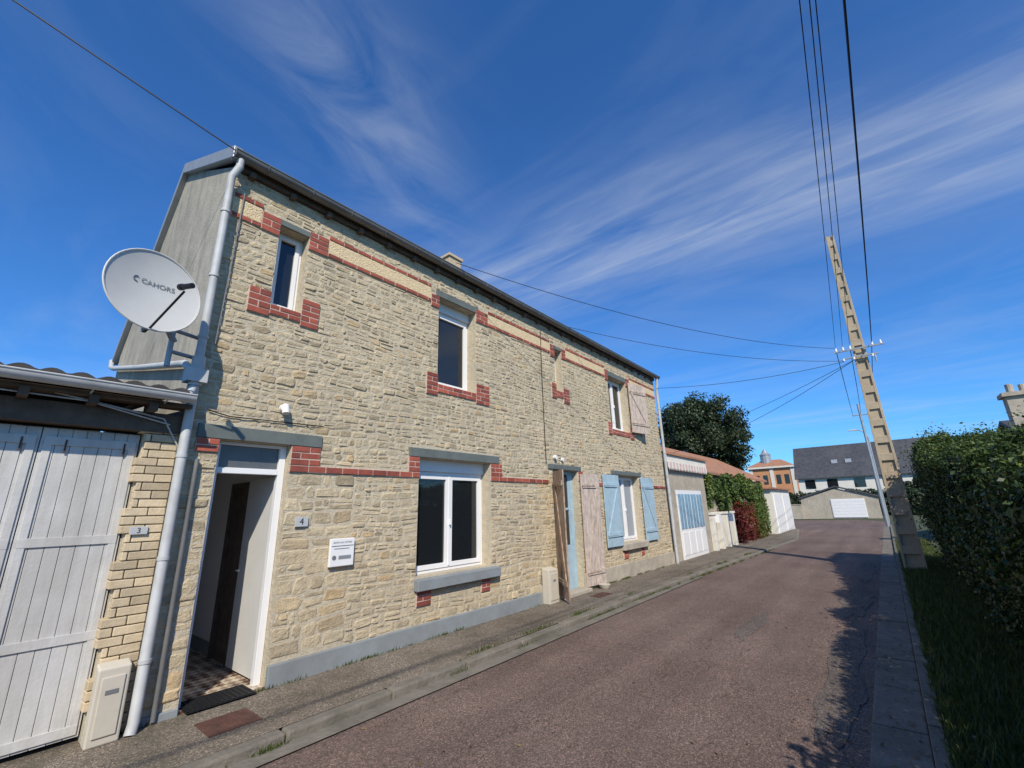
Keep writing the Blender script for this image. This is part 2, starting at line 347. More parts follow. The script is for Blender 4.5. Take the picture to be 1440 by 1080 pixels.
def fill(X0,X1,Z0,Z1,hr,wr,sp=.25):
    z=Z0
    while z<Z1-.02:
        h=U(*hr); 
        if Z1-(z+h)<.04: h=Z1-z
        za,zb=z,z+h
        blk=[];clip=[]
        for r in bx:
            ov=min(zb,r[3])-max(za,r[2])
            if ov<=0.001: continue
            if ov>h*.45: blk.append((r[0],r[1]))
            else: clip.append(r)
        free=[(X0,X1)]
        for a,c in blk:
            nf=[]
            for p,q in free:
                if c<=p or a>=q: nf.append((p,q))
                else:
                    if a>p: nf.append((p,a))
                    if c<q: nf.append((c,q))
            free=nf
        for p,q in free:
            x=p
            while x<q-.02:
                w=U(*wr)
                if random.random()<.18: w*=.5
                if q-(x+w)<wr[0]*.8: w=q-x
                a0,a1=x,x+w; s0,s1=za,zb
                for r in clip:
                    if r[0]<a1-.005 and r[1]>a0+.005:
                        if r[2]>s0: s1=min(s1,r[2])
                        else: s0=max(s0,r[3])
                if h>.085 and random.random()<sp:
                    m=s0+(s1-s0)*U(.35,.65); stone(a0,a1,s0,m); 
                    if random.random()<.5: stone(a0,a1,m,s1)
                    else:
                        mm=a0+w*U(.35,.65); stone(a0,mm,m,s1); stone(mm,a1,m,s1)
                else: stone(a0,a1,s0+U(-.006,.006),s1+U(-.006,.006))
                x+=w
        z+=h
fill(HX0,2.27,.0,2.12,(.09,.15),(.12,.26),.15)
fill(2.27,3.1,.0,2.12,(.11,.17),(.16,.36),.15)
fill(3.1,HX1,.0,2.12,(.07,.125),(.09,.28),.3)
fill(HX0,HX1,2.12,HT,(.06,.11),(.08,.24))
b.build('wall',[M_mortar,M_stone],house)
PR=.022
for x0,x1,z0,z1 in bricks:
    b=B()
    b.box(x0+.002,x1-.002,-.0195,.01,z0+.002,z1-.002,0)
    nc=max(1,round((z1-z0)/.073)); ch=(z1-z0)/nc
    for k in range(nc):
        x=x0; first=True
        while x<x1-.01:
            w=.215 if not(first and k%2) else .11
            first=False
            if x1-(x+w)<.06: w=x1-x
            y=-PR-U(0,.006)
            b.box(x+.006,x+w-.006,y,.008,z0+k*ch+.0065,z0+(k+1)*ch-.0065,1,U(0,1)); x+=w
    b.build('brick_trim',[M_joint,M_brick],house,bevel=.003)
boxes('roughcast_panel',[(x0+.003,x1-.003,-.016,.01,z0+.003,z1-.003) for x0,x1,z0,z1 in panels],M_cream,house)
boxes('plinth',[(2.272,6.96,-.045,.006,-.1,.2),(1.27,1.55,-.03,.006,-.1,.06)],M_plinth,house,.008)
boxes('plinth',[(6.965,7.55,-.035,.006,-.1,.3),(8.5,13.65,-.035,.006,-.1,.32)],M_cement,house,.008)
RY,RZt=2.35,6.95; BY,BZ=4.75,4.42
for X in (HX0,HX1):
    b=B(); b.quad((X,0,-.1),(X,0,5.60),(X,RY,RZt-.06),(X,BY,BZ),(X,BY,-.1)); b.build('gable_wall',M_render,house)
b=B(); b.quad((HX0,BY,-.1),(HX0,BY,BZ),(HX1,BY,BZ),(HX1,BY,-.1)); b.build('back_wall',M_render,house)
b=B(); x0,x1=HX0-.06,HX1+.08
b.prism([(x0,-.10,5.66),(x0,RY,RZt),(x0,BY+.15,BZ-.1),(x0,BY+.15,BZ-.04),(x0,RY,RZt+.06),(x0,-.10,5.72)],(x1-x0,0,0))
roof=b.build('roof',M_slate,house)
b=B(); x0=HX0-.075
b.prism([(x0,-.16,5.60),(x0,RY,RZt-.10),(x0,BY+.17,BZ-.13),(x0,BY+.17,BZ),(x0,RY,RZt+.08),(x0,-.16,5.76)],(.09,0,0))
b.build('verge_flashing',M_zinc,roof,bevel=.006)
b=B()
b.box(HX0,HX1,-.055,.0,5.565,5.66)
x=HX0+.15
while x<HX1: b.box(x,x+.06,-.10,-.002,5.52,5.58); x+=.48
b.build('eaves_timber',M_beam,roof)
b=B(); b.box(6.6,7.0,2.15,2.55,6.85,7.85); b.box(6.56,7.04,2.11,2.59,7.845,7.92)
b.build('chimney',M_ybrick,roof,bevel=.01)
b=B(); b.box(10.95,11.25,2.2,2.5,6.85,7.35); b.box(10.91,11.29,2.16,2.54,7.34,7.40); b.build('chimney',M_ybrick,roof,bevel=.01)
def halfpipe(b,p0,p1,r,n=10,t=.006,mi=0):
    p0=Vector(p0);p1=Vector(p1);vs=[];fs=[]
    for p in (p0,p1):
        for rr in (r,r-t):
            for k in range(n+1):
                a=math.pi+math.pi*k/n; vs.append((p.x,p.y+math.cos(a)*rr,p.z+math.sin(a)*rr))
    m=n+1
    for k in range(n):
        fs.append((k,k+1,2*m+k+1,2*m+k)); fs.append((m+k,3*m+k,3*m+k+1,m+k+1)); fs.append((k,m+k,m+k+1,k+1)); fs.append((2*m+k,2*m+k+1,3*m+k+1,3*m+k))
    fs.append((0,2*m,3*m,m)); fs.append((n,m+n,3*m+n,2*m+n))
    b.add(vs,fs,mi)
GY,GZ=-.145,5.685
b=B(); halfpipe(b,(HX0-.06,GY,GZ),(HX1+.1,GY,GZ),.072)
b.tube([(HX0-.06,GY-.072,GZ+.005),(HX1+.1,GY-.072,GZ+.005)],.010,8)
x=HX0+.3
while x<HX1:
    b.tube([(x,GY+math.cos(math.pi+math.pi*k/6)*.075,GZ+math.sin(math.pi+math.pi*k/6)*.075) for k in range(7)],.007,5)
    x+=.55
b.box(HX0-.065,HX0-.058,GY-.072,GY+.072,GZ-.08,GZ)
b.build('gutter',M_gutter,house,smooth=True)
b=B(); PX,PY=1.225,-.11
b.tube([(PX+.05,GY,GZ-.05),(PX+.05,GY,GZ-.16),(PX,PY,5.38),(PX,PY,5.2),(PX,PY,3.05)],.039,14)
b.tube([(PX,PY,2.98),(PX,PY,.08),(PX-.02,PY-.03,.0)],.042,14)
b.tube([(PX,PY,3.2),(PX,PY,3.12),(PX,PY,2.98),(PX,PY,2.9)],.058,14)
b.box(PX-.09,PX+.08,PY-.08,PY+.08,2.93,3.06)
for z in (4.9,4.1,3.4,2.2,1.3,.5): b.tube([(PX,PY,z),(PX,PY,z+.03)],.048,14); b.box(PX-.01,PX+.01,PY,0.02,z,z+.03)
gx=HX0-.07
b.tube([(gx,4.95,4.36),(gx,4.85,4.22),(gx,4.6,4.14),(gx,2.5,3.68),(gx,.5,3.26),(gx,.22,3.2),(gx,.05,3.12),(PX,PY+.02,3.03)],.038,12)
b.build('downpipe',M_pipe,house,smooth=True)
b=B(); b.tube([(1.37,-.045,2.2),(1.37,-.045,.02)],.020,10); b.build('service_pipe',M_gutter,house,smooth=True)
b=B(); b.tube([(1.40,-.03,5.3),(1.38,-.03,4.2),(1.36,-.03,3.4)],.008,6); b.build('facade_cable',M_gutter,house,smooth=True)
b=B(); b.tube([(13.62,GY,GZ-.05),(13.66,-.12,5.4),(13.66,-.09,5.3),(13.66,-.09,.0)],.042,12)
for z in (4.6,3.2,1.8,.5): b.tube([(13.66,-.09,z),(13.66,-.09,z+.03)],.05,12)
b.build('downpipe',M_pipe,house,smooth=True)
for pts,r in (([(7.32,-.02,5.4),(7.30,-.02,4.2),(7.31,-.02,2.5)],.008),([(2.62,-.02,2.68),(1.6,-.02,2.66),(1.4,-.02,2.7)],.006)):
    b=B(); b.tube(pts,r,6); b.build('facade_cable',M_wire,house)
boxes('lintel',[(x0,x1,-.03 if i not in(2,3,6,7) else -.022,.29,z0+.001,z1-.002) for i,(x0,x1,z0,z1) in enumerate(lint)],M_lintel,house,.004)
m,nt,bb=new_mat('curtained_glass'); tc=N(nt,'ShaderNodeTexCoord'); wv=N(nt,'ShaderNodeTexWave',Scale=9.0,Distortion=1.5); nt.links.new(tc.outputs['Object'],wv.inputs[0])
rr=ramp(nt,[(0,(.16,.18,.20)),(1,(.42,.45,.47))]); nt.links.new(wv.outputs[0],rr.inputs[0]); nt.links.new(rr.outputs[0],bb.inputs['Base Color']); bb.inputs['Roughness'].default_value=.06
M_cglass=m
def window(o,y,npan=2,box=0,fr=.06,label=None,mf=M_white,curtain=False,sill=None):
    x0,x1,z0,z1=o; g=.001
    b=B(); zt=z1-box
    if box: b.box(x0+g,x1-g,y-.04,y+.08,zt,z1-g)
    def fr4(a0,a1,c0,c1,w,ya,yb):
        b.box(a0,a0+w,ya,yb,c0,c1);b.box(a1-w,a1,ya,yb,c0,c1);b.box(a0+w,a1-w,ya,yb,c0,c0+w);b.box(a0+w,a1-w,ya,yb,c1-w,c1)
    fr4(x0+g,x1-g,z0+g,zt-g,fr*.7,y,y+.07)
    xi0,xi1=x0+fr*.7,x1-fr*.7; pw=(xi1-xi0)/npan; gl=[]
    for k in range(npan):
        a0=xi0+k*pw+.003;a1=a0+pw-.006
        fr4(a0,a1,z0+fr*.7+.003,zt-fr*.7-.003,fr,y-.015,y+.05); gl.append((a0+fr,a1-fr,z0+fr*1.7+.003,zt-fr*1.7-.003))
    if npan==2: b.box((x0+x1)/2-.02,(x0+x1)/2+.02,y-.025,y-.015,z0+fr,zt-fr); b.box((x0+x1)/2-.012,(x0+x1)/2+.012,y-.06,y-.025,z0+(zt-z0)*.45,z0+(zt-z0)*.45+.08)
    w=b.build('window',mf,house,bevel=.004)
    if label:w['label']=label
    for a in gl:
        b=B(); b.quad((a[0],y+.02,a[2]),(a[1],y+.02,a[2]),(a[1],y+.02,a[3]),(a[0],y+.02,a[3]))
        b.build('glass',M_glass if not curtain else M_cglass,w)
    if sill:
        b=B(); b.prism([(sill[0],-.10,sill[2]),(sill[0],-.10,sill[3]-.03),(sill[0],y,sill[3]),(sill[0],y,sill[2])],(sill[1]-sill[0],0,0))
        b.build('sill',sill[4],w,bevel=.008)
    return w
window(op['win1'],.20,2,.18,.065,sill=(4.09,5.78,.62,.788,M_plinth),label='white double casement with roller shutter box')
window(op['up1'],.16,1,0,.05)
window(op['up2'],.20,1,.16,.06)
window(op['up3'],.16,1,0,.04)
window(op['up4'],.18,2,0,.06)
window(op['win2'],.18,2,.0,.06,curtain=True,sill=(10.35,11.78,.62,.788,M_cement),label='white window with net curtains')
b=B()
b.box(2.20,2.268,.10,.17,.0,2.418); b.box(1.551,1.60,.10,.17,.0,2.418)
b.box(1.60,2.20,.10,.17,2.09,2.15); b.box(1.60,2.20,.10,.17,2.385,2.418)
dr=b.build('door',M_white,house,bevel=.004); dr['label']='white door frame with transom, door standing open'
b=B(); b.quad((1.60,.14,2.15),(2.20,.14,2.15),(2.20,.14,2.39),(1.60,.14,2.39)); b.build('glass',M_milk,dr)
b=B(); b.box(2.225,2.265,.19,.92,.05,2.08); b.tube([(2.225,.86,1.05),(2.18,.86,1.05),(2.18,.78,1.05)],.009,8)
b.build('door_leaf',M_leafp,dr,bevel=.004)
b=B()
X0,X1,Y0,Y1,Zt=1.30,2.30,.302,3.4,2.45
b.quad((X0,Y0,0),(X0,Y1,0),(X0,Y1,Zt),(X0,Y0,Zt)); b.quad((X1,Y0,0),(X1,Y0,Zt),(X1,Y1,Zt),(X1,Y1,0)); b.quad((X0,Y1,0),(X1,Y1,0),(X1,Y1,Zt),(X0,Y1,Zt)); b.quad((X0,Y0,Zt),(X0,Y1,Zt),(X1,Y1,Zt),(X1,Y0,Zt))
b.quad((X0,Y0,0),(1.551,Y0,0),(1.551,Y0,Zt),(X0,Y0,Zt))
b.box(2.25,2.298,.98,1.05,0,2.0,1);b.box(2.25,2.298,1.5,1.57,0,2.0,1);b.box(2.25,2.298,.98,1.57,2.0,2.07,1);b.box(2.275,2.295,1.05,1.5,0.02,2.0,1)
b.box(2.28,2.298,1.58,3.39,.02,.16,2)
b.build('hallway',[M_hall,M_beam,M_plinth],house)
b=B(); b.box(1.31,2.29,.0,3.39,-.05,.018); b.build('hall_floor',M_tile,house)
b=B()
b.box(7.551,7.63,.14,.2,0,2.418);b.box(8.42,8.499,.14,.2,0,2.418);b.box(7.63,8.42,.14,.2,2.34,2.418);b.box(7.63,8.42,.15,.19,.0,.9)
b.box(7.63,7.72,.15,.19,.9,2.34);b.box(8.33,8.42,.15,.19,.9,2.34);b.box(8.0,8.05,.15,.19,.9,2.34);b.box(7.72,8.33,.15,.19,1.6,1.65)
d2=b.build('door',M_blue,house,bevel=.004); d2['label']='pale blue glazed door behind wooden shutters'
b=B(); b.quad((7.7,.175,.9),(8.4,.175,.9),(8.4,.175,2.3),(7.7,.175,2.3)); b.build('glass',M_glass,d2)
b=B(); b.box(7.5,8.55,-.16,.14,-.02,.06); b.build('doorstep',M_cement,house,bevel=.01)
def shutter(hx,hy,ang,w,z0,z1,m,parent=house,label=None,flip=1):
    b=B(); b.M=Matrix.Translation((hx,hy,0))@Matrix.Rotation(ang,4,'Z')
    n=max(4,int(w/.11)); pw=w/n
    for k in range(n): b.box(k*pw+.002,(k+1)*pw-.002,-.014,.014,z0+U(0,.006),z1-U(0,.006),0,U(0,1))
    t0,t1=(-.036,-.0135)
    zb=[z0+.22,z1-.30]
    for z in zb: b.box(.03,w-.03,t0,t1,z,z+.10)
    a=(.06,zb[0]+.10);c=(w-.06,zb[1])
    if flip<0: a,c=(w-.06,zb[0]+.10),(.06,zb[1])
    dx=.085 if a[0]<c[0] else -.085
    b.prism([(a[0],t0+.002,a[1]),(a[0]+dx,t0+.002,a[1]),(c[0],t0+.002,c[1]),(c[0]-dx,t0+.002,c[1])],(0,.019,0))
    for z in zb: b.box(0,w*.7,t0-.006,t0+.001,z+.03,z+.06,1)
    s=b.build('shutter',[m,m if m is not M_woodp else M_wood],parent,bevel=.003)
    if label:s['label']=label
    return s
shutter(9.57,-.05,0,.80,.74,2.40,M_blue,label='pale blue plank shutter',flip=1)
shutter(11.74,-.05,0,.80,.74,2.40,M_blue,label='pale blue plank shutter',flip=-1)
shutter(8.54,-.05,math.radians(-5),.70,.06,2.36,M_woodp,label='flaking pale plank shutter',flip=1)
shutter(7.53,-.03,math.radians(180+52),.58,.06,2.36,M_wood,label='bare weathered wooden shutter',flip=-1)
shutter(11.52,-.06,math.radians(-12),.80,3.62,5.06,M_woodp,label='flaking pale plank shutter',flip=-1)
b=B(); b.tube([(2.13,-.01,2.83),(2.13,-.06,2.83)],.05,12); b.tube([(2.13,-.06,2.86),(2.13,-.09,2.76)],.04,12)
b.build('wall_lamp',M_white,house,smooth=True)
b=B(); b.tube([(7.62,-.01,2.66),(7.62,-.07,2.66)],.045,12); b.build('wall_lamp',M_white,house,smooth=True)
b=B(); b.tube([(7.9,-.01,2.63),(7.9,-.05,2.63)],.04,12); b.build('wall_lamp',M_white,house,smooth=True)
def textmesh(s,size,m,name):
    cu=bpy.data.curves.new(name,'FONT'); cu.body=s; cu.size=size; cu.align_x='CENTER'; cu.align_y='CENTER'; cu.extrude=.0008
    o=bpy.data.objects.new('tmp',cu); COL.objects.link(o); bpy.context.view_layer.update()
    me=bpy.data.meshes.new_from_object(o.evaluated_get(bpy.context.evaluated_depsgraph_get())); bpy.data.objects.remove(o)
    me.materials.clear(); me.materials.append(m); return me
def text(s,size,loc,rotm,m,name,parent):
    me=textmesh(s,size,m,name)
    ob=bpy.data.objects.new(name,me); COL.objects.link(ob); ob.parent=parent
    ob.matrix_local=Matrix.Translation(Vector(loc)-Vector(ORG[parent.name]))@rotm
    return ob
FR=Matrix.Rotation(math.radians(90),4,'X')
def plate(x0,x1,z0,z1,y,s,lab):
    t=thing('house_number_plate',((x0+x1)/2,y,z0),lab,'house number')
    b=B(); b.box(x0,x1,y-.012,y,z0,z1); b.build('plate',M_pipe,t,bevel=.003)
    text(s,(z1-z0)*.95,((x0+x1)/2,y-.0135,(z0+z1)/2),FR,M_black,'number',t)
plate(2.39,2.54,1.525,1.63,-.02,'4','small pale enamel plate reading 4 on stone wall')
mb=thing('mailbox',(2.97,-.03,1.06),'flat white mailbox with printed lines on the stone wall','mailbox')
b=B(); b.box(2.82,3.13,-.055,-.015,1.06,1.37); b.build('body',M_white,mb,bevel=.008)
boxes('printed_line',[(2.835,3.115,-.0585,-.0545,1.285,1.292),(2.87,3.06,-.0585,-.0545,1.255,1.261)],M_dgrey,mb)
b=B(); b.box(2.93,3.09,-.0585,-.0545,1.14,1.18); b.build('name_slot',M_zinc,mb,bevel=.001)
b=B(); b.tube([(2.875,-.0585,1.16),(2.875,-.0545,1.16)],.026,12); b.build('emblem',M_dgrey,mb)
text('BOITE AUX LETTRES',.026,(2.975,-.0565,1.325),FR,M_dgrey,'lettering',mb)
def ubox(x0,x1,y0,y1,h,lab):
    t=thing('utility_box',((x0+x1)/2,y1,0),lab,'utility box')
    b=B(); b.prism([(x0,y0,0),(x0,y0,h-.03),(x0,y1,h),(x0,y1,0)],(x1-x0,0,0)); b.build('cabinet',M_beige,t,bevel=.012)
    b=B(); b.box(x0+.03,x1-.03,y0-.012,y0+.001,.06,h-.09); b.build('cover',M_beige,t,bevel=.006)
    b=B(); b.box((x0+x1)/2-.04,(x0+x1)/2+.04,y0-.016,y0-.0115,h*.62,h*.62+.03); b.build('lock',M_dgrey,t)
ubox(6.97,7.27,-.20,-.04,.60,'beige plastic meter cabinet at foot of the wall')
ubox(.93,1.135,-.16,-.045,.56,'beige plastic meter cabinet beside garage pillar')
b=B(); b.tube([(8.9,-.25,.0),(8.9,-.25,.03),(8.9,-.25,.09)],.08,16,r1=.13); tag(b.build('plant_bowl',M_beige,smooth=True),'small pale bowl standing on the pavement','bowl')
dm=thing('doormat',(1.9,.1,0),'black rubber grid doormat on the threshold','doormat')
b=B()
for k in range(13): b.box(1.60+k*.045,1.61+k*.045,-.10,.22,.0195,.03)
for k in range(8): b.box(1.60,2.15,-.10+k*.0445,-.09+k*.0445,.0195,.031)
b.box(1.59,2.16,-.11,.23,.0185,.022)
b.build('rubber_grid',M_black,dm)
b=B(); b.box(1.58,1.97,-.71,-.36,-.01,.010); 
for i in range(9):
    for j in range(8): b.box(1.60+i*.04,1.622+i*.04,-.69+j*.041,-.668+j*.041,.0095,.0135)
tag(b.build('manhole_cover',M_rust,bevel=.002),'rusty square iron cover set in the pavement','manhole cover','iron covers in the pavement')
b=B(); b.box(8.0,8.5,-.62,-.40,-.01,.010)
for i in range(10): b.box(8.03+i*.045,8.05+i*.045,-.60,-.42,.0095,.013)
tag(b.build('manhole_cover',M_rust,bevel=.002),'rusty rectangular iron cover set in the pavement','manhole cover','iron covers in the pavement')
# ================================================================== SATELLITE DISH
dc=Vector((.72,-.50,3.60)); dn=Vector((.2,-.96,.12)).normalized()
dish=thing('satellite_dish',(1.2,-.05,3.4),'large grey satellite dish bolted to the house corner','satellite dish')
rx=Vector((0,0,1)).cross(dn).normalized()
if rx.x<0: rx=-rx
ry=dn.cross(rx)
if ry.z<0: ry=-ry
b=B(); vs=[];fs=[];nr,na=10,48; A,Hh,dep=.365,.385,.062
for side in (0,1):
    for i in range(nr+1):
        for j in range(na):
            a=2*math.pi*j/na;q=i/nr
            vs.append(tuple(dc+rx*math.cos(a)*A*q+ry*math.sin(a)*Hh*q+dn*(dep*q*q-dep)-dn*(.006*side)))
    for i in range(nr):
        for j in range(na):
            o=side*(nr+1)*na; fs.append((o+i*na+j,o+i*na+(j+1)%na,o+(i+1)*na+(j+1)%na,o+(i+1)*na+j))
b.add(vs,fs); b.tube([tuple(dc+rx*math.cos(2*math.pi*j/48)*A+ry*math.sin(2*math.pi*j/48)*Hh) for j in range(49)],.008,6)
b.build('reflector',M_dish,dish,smooth=True)
lnb=dc+dn*.40-ry*.10+rx*.05; bot=dc-ry*Hh*.97-dn*.02
b=B(); b.tube([tuple(bot-dn*.08),tuple(bot+dn*.02),tuple(lnb-dn*.02-ry*.04)],.010,8)
d=(dc-lnb).normalized(); b.tube([tuple(lnb+d*.05),tuple(lnb),tuple(lnb-d*.08)],.024,12); b.tube([tuple(lnb+d*.08),tuple(lnb+d*.045)],.029,12)
b.build('receiver_arm',M_black,dish,smooth=True)
b=B(); bk=dc-dn*(dep+.02)
b.tube([tuple(bk),(.85,-.20,3.50),(1.0,-.10,3.30)],.03,10); b.tube([(.98,-.10,3.05),(.98,-.10,3.55)],.024,10); b.tube([(.98,-.10,3.2),(1.27,-.02,3.2)],.02,8); b.tube([(.98,-.10,3.42),(1.27,.0,3.42)],.02,8)
b.box(1.235,1.265,.0,.12,3.12,3.5)
b.tube([tuple(bot-dn*.08),tuple(bk-ry*.1)],.02,8)
b.build('bracket',M_zinc,dish,smooth=True)
def onsurf(u,v,k=.004): 
    q=math.sqrt((u/A)**2+(v/Hh)**2); return dc+rx*u+ry*v+dn*(dep*q*q-dep+k)
me=textmesh('CAHORS',.062,M_lgrey,'lettering')
for vtx in me.vertices: vtx.co=onsurf(.035+vtx.co.x*1.05,.085+vtx.co.y,.006+vtx.co.z)-Vector(ORG[dish.name])
ob=bpy.data.objects.new('lettering',me); COL.objects.link(ob); ob.parent=dish
b=B(); b.tube([tuple(onsurf(-.13+.024*math.cos(t),.085+.024*math.sin(t),.006)) for t in [math.radians(60+k*25) for k in range(10)]],.004,6); b.build('emblem',M_lgrey,dish)
# ================================================================== GARAGE BUILDING
gar=thing('garage_building',(0,0,0),'low garage with white plank doors and pale brick pillar','garage')
def gdoor(x0,x1):
    b=B()
    n=int((x1-x0)/.085); w=(x1-x0)/n
    for k in range(n): b.box(x0+k*w+.0018,x0+(k+1)*w-.0018,.075+U(0,.003),.10,.04,2.40,0,U(0,1))
    b.box(x0,x1,.09,.115,.04,2.40)
    for z in (.06,.72,1.46,2.26): b.box(x0+.02,x1-.02,.064,.0765,z,z+.07)
    b.box(x0+.02,x0+.07,.066,.0765,.1,2.3); b.box(x1-.07,x1-.02,.066,.0765,.1,2.3)
    g=b.build('garage_door',M_whitep,gar,bevel=.003)
    for x in (x0+.15,x1-.1):
        b=B(); b.box(x-.006,x+.006,.058,.0635,2.20,2.31); b.build('rusty_hinge',M_rust,g)
gdoor(-2.3,-1.35);gdoor(-1.345,-.5);gdoor(-.496,.30);gdoor(.304,.93)
b=B()
b.box(.94,1.22,.0,.3,-.1,2.5,1)
z=.0;k=0
while z<2.42:
    h=.073; xl=.90 if (k//3)%2 else .945
    cut=[xl,1.07,1.20] if k%2 else [xl,.99,1.20]
    for a,c in zip(cut[:-1],cut[1:]): b.box(a+.004,c-.004,-.026-U(0,.009),.1,z+.004,z+h-.004,0,U(0,1))
    z+=h;k+=1
b.build('brick_pillar',[M_ybrick,M_mortar],gar,bevel=.006)
b=B(); b.box(-3.2,1.2,-.05,.2,2.425,2.60); b.box(-3.2,1.22,-.20,.0,2.655,2.69)
x=-3.1
while x<1.2: b.box(x,x+.06,-.22,.02,2.59,2.66); x+=.4
b.build('eaves_beam',M_beam,gar)
b=B(); n=150
for k in range(n):
    a=-3.3+k*(4.46/n);c=a+4.46/n
    f_=lambda t:.038*abs(math.sin(t*math.pi/.17))
    za=f_(a);zb=f_(c)
    for t in (0,.012):
        b.quad((a,-.26,2.775+za+t),(c,-.26,2.775+zb+t),(c,4.5,3.2+zb+t),(a,4.5,3.2+za+t))
    b.quad((a,-.26,2.765+za*.5),(c,-.26,2.765+zb*.5),(c,-.26,2.787+zb),(a,-.26,2.787+za))
b.build('roof',M_dtile,gar)
b=B(); halfpipe(b,(-3.2,-.31,2.745),(1.2,-.31,2.745),.062); b.tube([(-3.2,-.372,2.75),(1.2,-.372,2.75)],.008,8)
b.tube([(1.12,-.31,2.70),(1.15,-.25,2.74),(PX,PY,2.9)],.035,10)
for x in (-.7,-.1,.5,1.0): b.tube([(x,-.31,2.685),(x+.001,-.10,2.66)],.007,6)
b.build('gutter',M_pipe,gar,smooth=True)
for pts,r in (([(.3,-.12,2.66),(.7,-.10,2.60),(1.05,-.06,2.55),(1.2,-.05,2.3),(1.22,-.05,1.9)],.008),([(-.3,-.15,2.63),(.5,-.13,2.62),(1.1,-.07,2.5)],.006)):
    b=B(); b.tube(pts,r,6); b.build('cable',M_pipe,gar)
b=B(); b.quad((-3.2,4.5,0),(1.2,4.5,0),(1.2,4.5,3.2),(-3.2,4.5,3.2)); b.quad((-3.2,.1,-.1),(-3.2,4.5,-.1),(-3.2,4.5,3.2),(-3.2,.1,2.8)); b.build('wall',M_render,gar)
plate(.965,1.09,1.525,1.59,-.04,'3','small enamel plate reading 3 on pale brick pillar')
# ================================================================== ANNEX & OUTBUILDINGS
AN=thing('annex_building',(13.72,0,0),'low rendered annex with white glazed folding doors and fringe','annex')
b=B(); b.box(13.72,17.6,.0,3,-.1,2.95); b.build('wall',M_cement,AN)
b=B(); b.prism([(13.70,-.18,3.18),(17.75,-.18,3.18),(17.75,3,4.0),(13.70,3,4.0)],(0,0,.07)); b.box(13.7,17.7,-.12,.02,2.95,3.20,1); b.build('roof',[M_otile,M_housew],AN)
b=B(); M_pink=mat('pink_paint',(.62,.42,.38),.8)
for k in range(27):
    x=13.75+k*.145; b.prism([(x,-.14,2.96),(x,-.14,2.78),(x+.07,-.14,2.70),(x+.147,-.14,2.78),(x+.147,-.14,2.96)],(0,.022,0),k%2)
b.build('fringe',[M_housew,M_pink],AN)
b=B(); b.box(14.45,16.95,-.03,.0,0,2.1)
for k in range(4):
    x=14.5+k*.61
    for a in (0,.29): b.box(x+a+.03,x+a+.26,-.045,-.029,.9,1.98,1)
    b.box(x+.04,x+.55,-.045,-.029,.12,.8,0)
b.build('door',[M_white,mat('blue_glass',(.20,.32,.42),.2,.2,8,0)],AN,bevel=.004)
GW=thing('garden_wall',(18,0,0),'rendered garden wall with pale gate pillars','wall')
boxes('wall',[(17.6,19.2,.05,.25,-.1,.9),(19.2,27.5,.25,.5,-.1,2.0)],M_cement,GW)
for x in (17.75,18.6,19.6,20.5):
    b=B(); b.box(x,x+.28,-.1,.25,-.1,1.25); b.box(x-.04,x+.32,-.14,.29,1.245,1.33); b.build('gate_pillar',M_housew,GW,bevel=.01)
boxes('letter_box',[(18.05,18.35,-.22,.0,.95,1.25),(19.9,20.2,-.22,.0,.95,1.25)],M_white,GW,.01)
OB=thing('outbuilding',(19,2,0),'long low outbuilding with weathered orange tile roof','outbuilding')
b=B(); b.box(17.9,33,.9,5,-.1,2.9); b.build('wall',M_cement,OB)
b=B(); b.prism([(17.8,.6,2.9),(17.8,3.5,4.55),(17.8,6,3.2),(17.8,6,3.3),(17.8,3.5,4.65),(17.8,.6,3.0)],(15.4,0,0)); b.build('roof',M_otile,OB)
WG=thing('white_garage',(30,0,0),'small white garage with double doors beside the road','garage')
b=B(); b.box(28.2,34.2,-.35,.88,-.1,2.35); b.build('wall',M_housew,WG)
b=B(); b.box(28.0,34.4,-.5,1.0,2.35,2.43); b.build('roof',M_otile,WG)
for x in (28.6,31.4):
    b=B(); b.box(x,x+2.4,-.38,-.35,0,2.1)
    for k in range(10): b.box(x+.02+k*.24,x+.22+k*.24,-.395,-.379,.05,2.05)
    b.build('door',M_white,WG)
def surf_leaves(n,x0,x1,yf,z0,z1,th,seed,cut=-.55,bot=0,top=.22):
    P=np.column_stack([rng.uniform(x0,x1,n),rng.uniform(-th,th,n)+yf,rng.uniform(z0,z1,n)])
    nz=fnoise(P,1.6,seed)
    ed=fnoise(np.column_stack([P[:,0],P[:,0]*0,P[:,0]*0]),2.2,seed+3)
    k=(nz>cut)&(P[:,2]>z0+bot*(ed+1)*.5)
    P=P[k];nz=nz[k];ed=ed[k]; P[:,1]-=nz*.12; P[:,2]+=nz*top*.5+ed*top
    return P,nz
iv=thing('ivy_plant',(23,.4,0),'green ivy spilling over the top of the garden wall','ivy')
P,nz=surf_leaves(22000,17.7,28,.20,1.2,2.75,.24,3,-.35,.9,.28); leaves('foliage',P,np.tile([0,-.8,.6],(len(P),1)),.13,M_ivy,nz*.35+.5+rng.normal(0,.15,len(P)),iv)
for x in (20,23,26): b=B(); b.tube([(x,.22,0),(x+.1,.2,.8),(x-.1,.22,1.7)],.03,6,r1=.015); b.build('stem',M_bark,iv)
cr=thing('creeper_bush',(22.5,0,0),'red and green autumn creeper bush at the wall foot','creeper')
P,nz=surf_leaves(16000,20.8,27.2,.0,.0,1.5,.3,5,-.35,0,.35); leaves('foliage',P,np.tile([0,-.8,.5],(len(P),1)),.10,M_red,(P[:,0]-20.8)/6.5+nz*.4+P[:,2]*.12+rng.normal(0,.16,len(P)),cr)
for x in (21.5,23,25): b=B(); b.tube([(x,.1,0),(x+.1,.1,.6),(x-.1,.1,1.2)],.03,6,r1=.012); b.build('stem',M_bark,cr)
